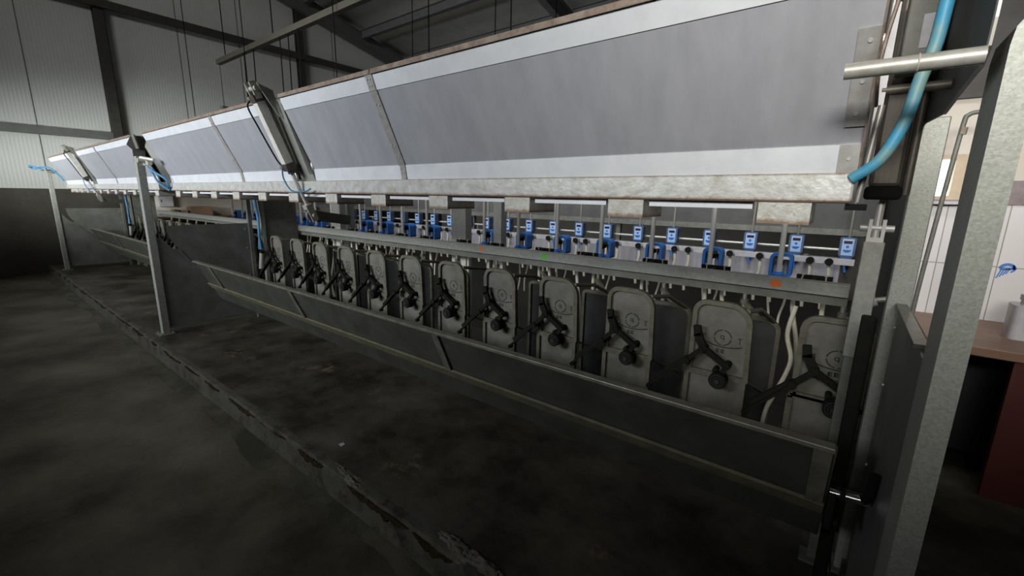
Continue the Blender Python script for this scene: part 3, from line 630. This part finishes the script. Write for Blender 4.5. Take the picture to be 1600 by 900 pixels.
def make_gate(rear=True):
    t = thing('stall_gate', '', 'gate', (0, 2.06, 0), 'stall gates of the near row', world=False)
    out = taper(rr(-.128, .132, .60, .955, (.06, .085, .01, .01)))
    mb = MB(); mb.prism([(x, .012, z) for x, z in out], (0, .004, 0)); pl = mb.build('upper_plate', 'gate', t)
    mb = MB(); loop_strip(mb, out, -.006, .020, .021); mb.build('upper_frame', 'gatef', t)
    mb = MB(); mb.box(-.118, .112, .010, .014, .08, .60); mb.build('lower_plate', 'gate', t)
    mb = MB(); mb.box(-.135, .125, -.006, .020, .592, .612); mb.box(-.138, -.117, -.006, .020, .07, .60); mb.box(.104, .125, -.006, .020, .07, .60); mb.box(-.138, .125, -.006, .02, .06, .08); mb.build('lower_frame', 'gatef', t)
    # stencil: broken ring with a letter inside, letters at its sides, a long arc and two blocks below
    mb = MB(); y = .0105; c = (.008, .788)
    for k in range(4): arcstroke(mb, *c, .0355, k*PI/2+.09, (k+1)*PI/2-.09, .0048, y)
    arcstroke(mb, c[0]-.002, c[1]+.002, .007, PI*.25, PI*1.75, .0038, y, 8); stroke(mb, [(c[0]+.005, c[1]+.010), (c[0]+.005, c[1]-.012)], .004, y)
    arcstroke(mb, .014, .969, .225, -PI/2-.37, -PI/2+.35, .0055, y, 20)
    for dx in (-.008, .012):
        stroke(mb, [(dx-.006, .731), (dx+.009, .731)], .005, y); stroke(mb, [(dx-.005, .724), (dx+.008, .724)], .005, y); stroke(mb, [(dx-.005, .717), (dx+.009, .717)], .005, y); stroke(mb, [(dx-.004, .733), (dx-.004, .715)], .005, y)
    stroke(mb, [(.070, .796), (.088, .796)], .004, y); stroke(mb, [(.079, .796), (.079, .770)], .004, y)
    stroke(mb, [(-.082, .775), (-.079, .797), (-.073, .782), (-.067, .797), (-.064, .775)], .003, y)
    mb.build('stencil', 'ink', pl)
    # lever, link and roller
    yb = -.035
    mb = MB(); mb.bar((-.095, yb, .838), (-.088, yb, .79), .03, .018, (0, 1, 0)); mb.bar((-.09, yb, .80), (-.058, yb, .735), .034, .018, (0, 1, 0)); mb.bar((-.062, yb, .74), (.046, yb, .672), .026, .018, (0, 1, 0)); mb.cyl((-.06, yb-.016, .736), (-.06, yb+.03, .736), .019, 12); mb.cyl((.045, yb-.014, .673), (.045, .012, .673), .016, 12); mb.build('lever', 'black', t)
    mb = MB(); mb.bar((-.06, yb-.012, .735), (-.125, yb-.02, .668), .022, .02, (0, 1, 0)); mb.cyl((-.122, yb-.038, .670), (-.122, yb+.004, .670), .017, 12); mb.bar((-.12, yb-.03, .67), (-.275, yb-.05, .512), .012, .016, (0, 1, 0)); mb.bar((-.128, yb-.01, .672), (-.262, yb-.03, .548), .024, .022, (0, 1, 0)); mb.cyl((-.275, yb-.06, .508), (-.275, yb-.035, .508), .012, 10); mb.build('damper', 'black', t)
    mb = MB(); mb.bar((.045, yb-.010, .672), (.024, yb-.012, .620), .022, .016, (0, 1, 0)); mb.cyl((.0, yb, .642), (.0, .012, .642), .012, 10); lk = mb.build('link', 'black', t)
    mb = MB(); mb.cyl((.022, yb-.04, .610), (.022, yb+.006, .610), .037, 24); mb.cyl((.022, yb-.045, .610), (.022, yb-.04, .610), .021, 20); rl = mb.build('roller', 'rubber', t, smooth=True)
    mb = MB(); mb.cyl((.022, yb-.052, .610), (.022, yb-.045, .610), .011, 14);
    for rr_ in (.027, .018): mb.tube([(.022+rr_*math.cos(a), yb-.043, .610+rr_*math.sin(a)) for a in [2*PI*k/24 for k in range(24)]], .0028, 6, True)
    mb.build('roller_hub', 'hub', rl)
    if rear:
        mb = MB(); o2 = rr(-.07, .195, .10, .815, (.03, .07, .01, .01)); mb.prism([(x, .425, z) for x, z in o2], (0, .004, 0)); mb.build('rear_plate', 'gated', t)
        mb = MB(); loop_strip(mb, o2, .410, .436, .02); mb.build('rear_frame', 'gatef', t)
        mb = MB(); mb.tube([(.095, .012, .925), (.12, .2, .90), (.16, .42, .80)], .011, 8); mb.build('top_bar', 'gatef', t, smooth=True)
        mb = MB(); mb.tube([(.122, .02, .60), (.165, .40, .42)], .0065, 6); mb.build('brace', 'gatef', t)
    mb = MB(); mb.cyl((.005, .48, .03), (.005, .48, .914), .011); mb.build('pivot_rod', 'rodm', t, smooth=True)
    mb = MB(); mb.cyl((.005, .48, .86), (.005, .48, .885), .02, 12); mb.bar((.005, .48, .87), (.10, .428, .79), .02, .02); mb.build('pivot_collar', 'gatef', t)
    MB().bar((.005, .48, .035), (.0, .018, .085), .03, .012).build('floor_arm', 'gatef', t)
    return t
ORD = ['first', 'second', 'third', 'fourth', 'fifth', 'sixth', 'seventh', 'eighth', 'ninth', 'tenth', 'eleventh', 'twelfth']
first = make_gate(False); first.location = (.035, 2.06, 0); first['label'] = 'half-hidden stall gate behind the post at the right end of the near row'
g0 = make_gate(True); g0.location = (-.385, 2.06, 0); g0['label'] = 'stencilled grey stall gate nearest the camera with the whole mark readable'
X0, SP = -.385, -.4303
for k in range(1, 11):
    dup(g0, (X0+SP*k, 2.06, 0), 'grey stencilled stall gate, %s from the right in the near row' % ORD[k+1] if k < 10 else 'leftmost grey stall gate of the near row, beside the divider panel')
FAR0 = -5.62
for k in range(11):
    o = dup(g0, (FAR0+SP*k, 2.06, 0), 'dark stall gate of the far row seen only between middle post and far trough'); o['group'] = 'stall gates of the far row'

# ================================================================ MILKING ARMS OVER THE PIT
def make_arm():
    t = thing('milking_arm', '', 'milking arm', (0, 3.305, .91), 'steel milking arms over the pit', world=False)
    MB().cyl((0, 0, .015), (0, 0, 1.331), .0165, 14).build('tube', 'steel', t, smooth=True)
    mb = MB(); mb.cyl((0, 0, -.01), (0, 0, .022), .034, 16); mb.cyl((0, 0, .02), (0, 0, .035), .024, 16); mb.build('foot_cap', 'blue', t)
    mb = MB(); out = rr(-.066, .066, -.01, .150, (.035, .035, .02, .02)); out = [(x, z) for x, z in out]
    loop_strip(mb, out, .05, .145, .02); mb.build('cluster_holder', 'blue', t)
    for s in (-1, 1):
        mb = MB(); mb.tube([(s*.027, .10, .105), (s*.027, .10, .02), (s*.027, .10, -.06)], [.0175, .016, .011], 12); mb.build('teat_cup', 'white', t, smooth=True)
        MB().tube(spline([(s*.027, .1, -.05), (s*.05, .1, -.16), (s*.03, .08, -.30), (s*.04, .06, -.42)]), .008, 7).build('milk_tube', 'cream', t, smooth=True)
    MB().bar((0, 0, .09), (0, .08, .09), .03, .03).build('clamp', 'black', t)
    return t
a0 = make_arm(); AX, ASP = -.318, -.4306; a0.location = (AX, 3.305, .91); a0['label'] = 'steel milking arm with blue holder nearest the right end of the pit'
for k in range(1, 12):
    dup(a0, (AX+ASP*k, 3.305, .91), 'steel milking arm with blue cluster holder, %s from the right over the pit' % ORD[k])
for k in range(9):
    dup(a0, (-5.75+ASP*k, 3.305, .91), 'steel milking arm of the far section, %s counting from the middle post' % ORD[k])
t = thing('milk_line', 'steel milk line carrying the milking arms, hidden behind the lifting gates', 'pipe', (-5, 3.305, 2.26))
MB().cyl((-11.6, 3.305, 2.275), (.2, 3.305, 2.275), .035).build('pipe', 'steel', t, smooth=True)
for x in (-10.5, -8, -5.4, -2.6, -.05): MB().cyl((x, 3.305, 2.30), (x, 3.305, zr(3.305)-.001), .007, 8).build('hanger', 'wire', t)

# ---------------------------------------------------------------- milk meters on the far side
def make_meter():
    t = thing('milk_meter', '', 'milk meter', (0, 5.4, .96), 'blue milk meters on the far side of the pit', world=False)
    mb = MB(); mb.prism([(x, 0, z) for x, z in rr(-.066, .066, -.095, .10, (.018, .018, .03, .03), 4)], (0, .08, 0)); b = mb.build('housing', 'meterh', t)
    mb = MB(); mb.prism([(x, -.004, z) for x, z in rr(-.046, .046, -.078, .086, (.006,)*4, 3)], (0, .006, 0)); f = mb.build('face_panel', 'lblue', t)
    MB().box(-.034, .034, -.006, -.004, .038, .066).build('display', 'screen', f)
    MB().cyl((0, -.0065, .008), (0, -.004, .008), .013, 14).build('button', 'dblue', f)
    mb = MB(); mb.prism([(.034*math.cos(a), -.0065, -.022+.027*math.sin(a)) for a in [PI+PI*k/12 for k in range(13)]], (0, .0025, 0)); mb.build('button', 'dblue', f)
    mb = MB(); mb.prism([(-.05, .01, -.095), (.05, .01, -.095), (.028, .01, -.145), (-.028, .01, -.145)], (0, .055, 0)); mb.build('funnel', 'blue', t)
    MB().tube(spline([(.0, .03, -.14), (.0, .03, -.19), (.012, .02, -.25)]), .011, 8).build('outlet', 'blue', t, smooth=True)
    MB().cyl((.004, .04, .09), (.004, .04, .60), .011, 8).build('riser', 'rodm', t)
    return t
MT['meterh'] = mat('slate_blue_housing', (0.07, 0.11, 0.20), 0.5, 0, (0.05, 0.08, 0.15), 20)
m0 = make_meter(); MX = .03; m0.location = (MX, 5.4, .96); m0['label'] = 'blue milk meter with red screen closest to the right end post'
MORD = ORD+['thirteenth', 'fourteenth', 'fifteenth', 'sixteenth', 'seventeenth', 'eighteenth', 'nineteenth', 'twentieth', 'twenty-first', 'twenty-second']
for k in range(1, 22):
    dup(m0, (MX-.43*k, 5.4, .96), 'blue milk meter on the far pit side, %s from the right' % MORD[k])
t = thing('meter_rail', 'thin shiny pipe running behind the row of blue milk meters', 'pipe', (-5, 5.52, .925)); MB().cyl((-11.6, 5.52, .925), (.25, 5.52, .925), .014, 10).build('pipe', 'steel', t, smooth=True)
for x in (-11, -8, -5, -2, .2): MB().cyl((x, 5.53, .84), (x, 5.52, .925), .01, 8).build('stand', 'rodm', t)
t = thing('valve_rail', 'white horizontal rail of black capped hose taps below the milk meters', 'rail', (-5, 5.1, .85))
MB().box(-9.5, .10, 5.1, 5.14, .815, .875, .004).build('bar', 'white', t)
for k in range(21):
    for dx in (0, -.15):
        x = -.09-.43*k+dx
        kb = MB(); kb.cyl((x, 5.04, .845), (x, 5.10, .845), .036, 12); kb = kb.build('tap', 'tube', t)
        mb = MB(); mb.cyl((x, 5.022, .845), (x, 5.04, .845), .034, 12); mb.build('cap', 'rubber', kb)
        MB().tube(spline([(x, 5.06, .82), (x+.01, 5.05, .70), (x-.02, 5.05, .55), (x-.01, 5.06, .38)]), .016, 7).build('hose', 'cream', kb, smooth=True)
for x in (-9.2, -6.2, -3.2, -.3): MB().box(x-.02, x+.02, 5.14, 5.5, .82, .86).build('stay', 'rodm', t)
# mirrored lifting gate of the opposite row, seen from behind
t = thing('far_gate', 'dark back of the opposite lifting gate behind the milk meters', 'gate', (-2.5, 5.8, 1.08))
MB().box(-11.0, .22, 5.78, 5.80, 1.12, 1.95).build('back_sheet', 'dark', t); MB().box(-11.0, .22, 5.74, 5.80, 1.055, 1.12).build('bottom_rail', 'galvd', t)
for x in (-11, -8.2, -5.4, -2.6, .15): MB().box(x, x+.06, 5.80, 5.86, 0, 1.95).build('post', 'galvd', t)
# upright steel posts standing in the pit
MT['pale'] = mat('pale_galvanised', (0.50, 0.50, 0.47), 0.5, 0.15, (0.40, 0.40, 0.37), 20)
for (x0, x1, y0, y1, lab) in ((-2.86, -2.68, 2.80, 2.88, 'broad steel upright behind the rail, right of the near gate cylinder'), (-2.51, -2.42, 2.98, 3.06, 'slim steel upright just right of the broad one'), (-4.87, -4.70, 2.80, 2.88, 'broad steel upright behind the left part of the rail'), (-4.94, -4.80, 2.98, 3.06, 'steel upright tucked beside the left broad upright')):
    tag(MB().box(x0, x1, y0, y1, -.9, 1.86, .004).build('steel_upright', 'pale'), lab, 'post')

# ---------------------------------------------------------------- cream hoses hanging behind the gates
def make_hose(seed):
    r = random.Random(seed); t = thing('milk_hose', '', 'hose', (0, 2.78, .4), 'cream milk hoses behind the stall gates', world=False)
    for s in (-1, 1):
        a = .05*s; MB().tube(spline([(a, 0, .62), (a*1.3+r.uniform(-.02, .02), 0, .45), (a*1.2+r.uniform(-.04, .04), -.02, .22), (a*.4+r.uniform(-.02, .02), -.03, -.05), (a*.2, 0, -.25)]), .0115, 8).build('hose', 'cream', t, smooth=True)
    MB().bar((-.08, 0, .60), (.08, 0, .60), .02, .03).bar((0, 0, .60), (0, -.209, .59), .02, .02).build('hose_clip', 'black', t)
    return t
hs = [make_hose(s) for s in (1, 2, 3)]
for i in range(12):
    x = -.10-.4306*i-.06*(i % 2); lab = 'pair of cream hoses hanging under the rail, %s from the right' % ORD[i]
    if i < 3: hs[i].location = (x, 2.78, .4); hs[i]['label'] = lab
    else: dup(hs[i % 3], (x, 2.78, .4), lab)
tag(MB().tube(spline([(-.135, 2.32, .93), (-.15, 2.30, .80), (-.12, 2.26, .70), (-.13, 2.24, .62), (-.165, 2.24, .50), (-.19, 2.25, .38), (-.2, 2.26, .02)]), .010, 8).build('milk_hose', 'cream', smooth=True), 'long pale hose dangling left of the half-hidden right-end gate', 'hose')

# ================================================================ RIGHT SIDE: TILED WALL, WINDOW, COUNTER
struct(MB().box(.30, .385+.0, 3.60, 3.75, 0, 1.40).box(.385, 4, 3.60, 3.75, 0, 1.40).build('wall_right_tiled', 'tile'))
struct(MB().box(.30, .34, 3.75, 10.9, 0, 3.6).build('wall_pit_side', 'concw'))
struct(MB().box(.30, 4, 3.592, 3.75, 1.40, 1.425).box(.52, 4, 3.592, 3.75, 1.425, 1.53).build('trim_20', 'mauve'))
MT['cream_paint'] = mat('cream_wall_paint', (.55, .50, .43), .6, 0, (.48, .43, .36), 3)
struct(MB().box(.52, 4, 3.60, 3.75, 1.53, 1.98).box(.30, .52, 3.60, 3.75, 1.68, 1.98).build('wall_right_upper', 'cream_paint'))
struct(MB().box(.30, 4, 3.58, 3.75, 1.98, 3.6).build('trim_42', 'brown_steel'))  # added dark sheet over the wall above the cream paint
wn = MB().box(.30, .52, 3.60, 3.74, 1.425, 1.445).box(.30, .52, 3.60, 3.74, 1.655, 1.68).box(.445, .52, 3.60, 3.74, 1.445, 1.655).box(.30, .315, 3.60, 3.74, 1.445, 1.655).build('window_1', 'tan'); struct(wn)
gp = MB().box(.315, .445, 3.69, 3.70, 1.445, 1.655).build('window_pane', 'glow', wn)
MB().box(.34, .53, 3.55, 3.60, 1.398, 1.415).build('window_sill', 'white', wn)
t = thing('water_pipe', 'grey upright pipe in front of the small bright window', 'pipe', (.38, 3.3, 0))
MB().tube(spline([(.50, 3.3, 1.86), (.45, 3.3, 1.862), (.415, 3.3, 1.85), (.402, 3.3, 1.80), (.386, 3.3, 1.45), (.376, 3.3, 1.2), (.366, 3.3, .9), (.36, 3.3, .5), (.355, 3.3, .0)]), .011, 10).build('pipe', 'grey_pipe' if False else 'galvd', t, smooth=True)
MB().cyl((.4085, 3.3, 1.79), (.4055, 3.3, 1.755), .016, 10).build('union_nut', 'rustm', t)
t = thing('counter', 'brown counter top on a red-brown panel at the right edge', 'counter', (1.0, 3.2, 0))
MB().box(.39, 2.2, 2.87, 3.59, .70, .745, .004).build('counter_top', 'wood', t)
MB().box(.695, 2.2, 2.89, 2.93, .0, .70).build('front_panel', 'red', t)
MB().box(.42, 2.2, 3.40, 3.43, .0, .70).build('shade_back', 'void', t)  # near-black sheets added for the shade under the counter, hiding the tiles
MB().box(.395, .42, 2.95, 3.58, .0, .70).build('shade_side', 'void', t)
t = thing('plastic_jug', 'translucent white plastic jug on the brown counter', 'jug', (.78, 3.2, .745))
mb = MB(); mb.prism([(x, y, .745) for x, y in [(.785+.075*math.copysign(abs(math.cos(a))**.4, math.cos(a)), 3.22+.075*math.copysign(abs(math.sin(a))**.4, math.sin(a))) for a in [2*PI*k/28 for k in range(28)]]], (0, 0, .17)); mb.build('body', 'white', t)
mb = MB(); mb.cyl((.785, 3.22, .915), (.785, 3.22, .94), .045, 20); mb.build('neck', 'white', t); mb = MB(); mb.cyl((.785, 3.22, .94), (.785, 3.22, .965), .05, 20); mb.build('lid', 'white', t)
mb = MB(); y = 3.5985
arcstroke(mb, .745, 1.045, .028, .1, PI*.95, .016, y); 
for k, x in enumerate((.722, .733, .744, .755)): stroke(mb, [(x, 1.04+.004*k), (x-.012, .992+.009*k)], .006, y)
stroke(mb, [(.716, 1.045), (.772, 1.05)], .012, y); stroke(mb, [(.765, 1.07), (.775, 1.045), (.76, 1.03)], .008, y)
tag(mb.build('paint_mark', 'bluepaint'), 'blue painted hand-like scribble on the white tiles', 'paint mark')
t = thing('plastic_cup', 'small white plastic cup end between the right-end posts', 'cup', (.125, 2.42, .93))
mb = MB(); mb.cyl((.10, 2.42, .965), (.145, 2.42, .985), .026, 16); mb.build('cup', 'white', t); MB().cyl((.145, 2.42, .985), (.20, 2.42, 1.0), .012, 8).build('stem', 'rodm', t)

# ================================================================ FAR LEFT BACKGROUND
struct(MB().box(-11.72, -11.705, 2.55, 7.2, .75, 1.39).build('trim_21', 'cream_paint'))  # paler board added, stands in for pit light on the end wall
t = thing('wall_cabinet', 'small white cabinet on the end wall beyond the middle post', 'cabinet', (-11.65, 2.9, 1.1))
MB().box(-11.70, -11.58, 2.78, 3.04, 1.06, 1.32, .005).build('body', 'white', t); MB().box(-11.58, -11.572, 2.79, 3.03, 1.07, 1.31).build('door', 'white', t); MB().box(-11.572, -11.56, 2.81, 2.82, 1.15, 1.21).build('handle', 'rodm', t)
t = thing('cardboard_box', 'brown cardboard box stacked near the end wall beyond the rail', 'box', (-11.4, 3.45, .86))
MB().box(-11.6, -11.3, 3.25, 3.66, .86, 1.06, .004).build('body', 'card', t); MB().box(-11.58, -11.32, 3.27, 3.64, 1.06, 1.065).build('flap', 'card', t)
t = thing('shelf', 'dark shelf of boxes against the end wall', 'shelf', (-11.5, 3.4, -.9))
MB().box(-11.68, -11.25, 2.65, 4.3, .835, .86).build('board', 'wood', t)
for y in (2.68, 4.24): MB().box(-11.65, -11.30, y, y+.03, -.9, .835).build('leg', 'rail', t)
for i, (y0, y1, m, h, lab) in enumerate(((2.72, 2.9, 'white', .11, 'white tub on the shelf by the end wall'), (2.96, 3.05, 'card', .13, 'brown carton on the shelf beside the white tub'), (3.08, 3.20, 'tan', .12, 'tan carton on the shelf beside the brown carton'))):
    t = thing('carton' if i else 'tub', lab, 'carton' if i else 'tub', (-11.4, (y0+y1)/2, .86)); MB().box(-11.55, -11.32, y0, y1, .86, .86+h, .003).build('body', m, t); MB().box(-11.555, -11.315, y0-.004, y1+.004, .86+h, .87+h).build('lid', m, t)
# suspended tray over the pit with its rods, conduit and hanging wires
t = thing('suspended_rail', 'dark rail hanging over the pit on thin rods', 'rail', (-4, 3.4, 3.64))
mb = MB(); mb.box(-9.33, 3.9, 3.36, 3.44, 3.62, 3.635).box(-9.33, 3.9, 3.36, 3.372, 3.635, 3.70).box(-9.33, 3.9, 3.428, 3.44, 3.635, 3.70); mb.build('channel', 'olive', t)
for x in (-9.0, -7.2, -5.4, -3.6, -1.8, 0): MB().cyl((x, 3.4, 3.635), (x, 3.4, zr(3.4)), .008, 6).build('hanger_rod', 'wire', t)
t = thing('conduit_drop', 'thin conduit with small switch box hanging from the rail end', 'conduit', (-9.3, 3.4, 2.7))
MB().cyl((-9.31, 3.4, 2.72), (-9.31, 3.4, 3.62), .012, 8).build('conduit', 'grey_steel', t); MB().box(-9.37, -9.25, 3.35, 3.45, 2.80, 2.92, .01).build('switch_box', 'grey_steel', t); MB().cyl((-9.31, 3.4, 2.70), (-9.31, 3.4, 2.72), .02, 8).build('plug', 'rustm', t)
for i, (x, zb) in enumerate(((-8.25, 2.2), (-7.0, 2.2), (-6.75, 2.5), (-6.45, 2.25), (-7.9, 2.2))):
    tag(MB().tube(spline([(x, 3.4, 3.625), (x+.01, 3.39, 3.2), (x-.015, 3.4, 2.8), (x+.01, 3.41, zb)]), .008, 6).build('hanging_wire', 'wire'), 'thin dark wire hanging below the suspended rail', 'wire', 'wires under the suspended rail')
for i, (x, y, zb) in enumerate(((-7.0, 5.9, 3.6), (-5.1, 4.6, 2.9), (-4.7, 5.6, 3.7), (-3.6, 5.6, 3.6))):
    tag(MB().tube(spline([(x, y, zr(y)), (x+.02, y, zr(y)*.6+zb*.4), (x-.01, y, zb+.3), (x+.01, y, zb)]), .008, 6).build('hanging_wire', 'wire'), 'thin dark wire hanging from the roof above the lifting gate', 'wire', 'wires hanging from the roof')
# litter on the deck
tag(MB().prism([(-2.12, 1.165, .0), (-2.085, 1.16, .0), (-2.09, 1.185, .0), (-2.115, 1.19, .0)], (0, 0, .003)).build('paper_scrap', 'white'), 'tiny white scrap lying on the dark deck', 'scrap')
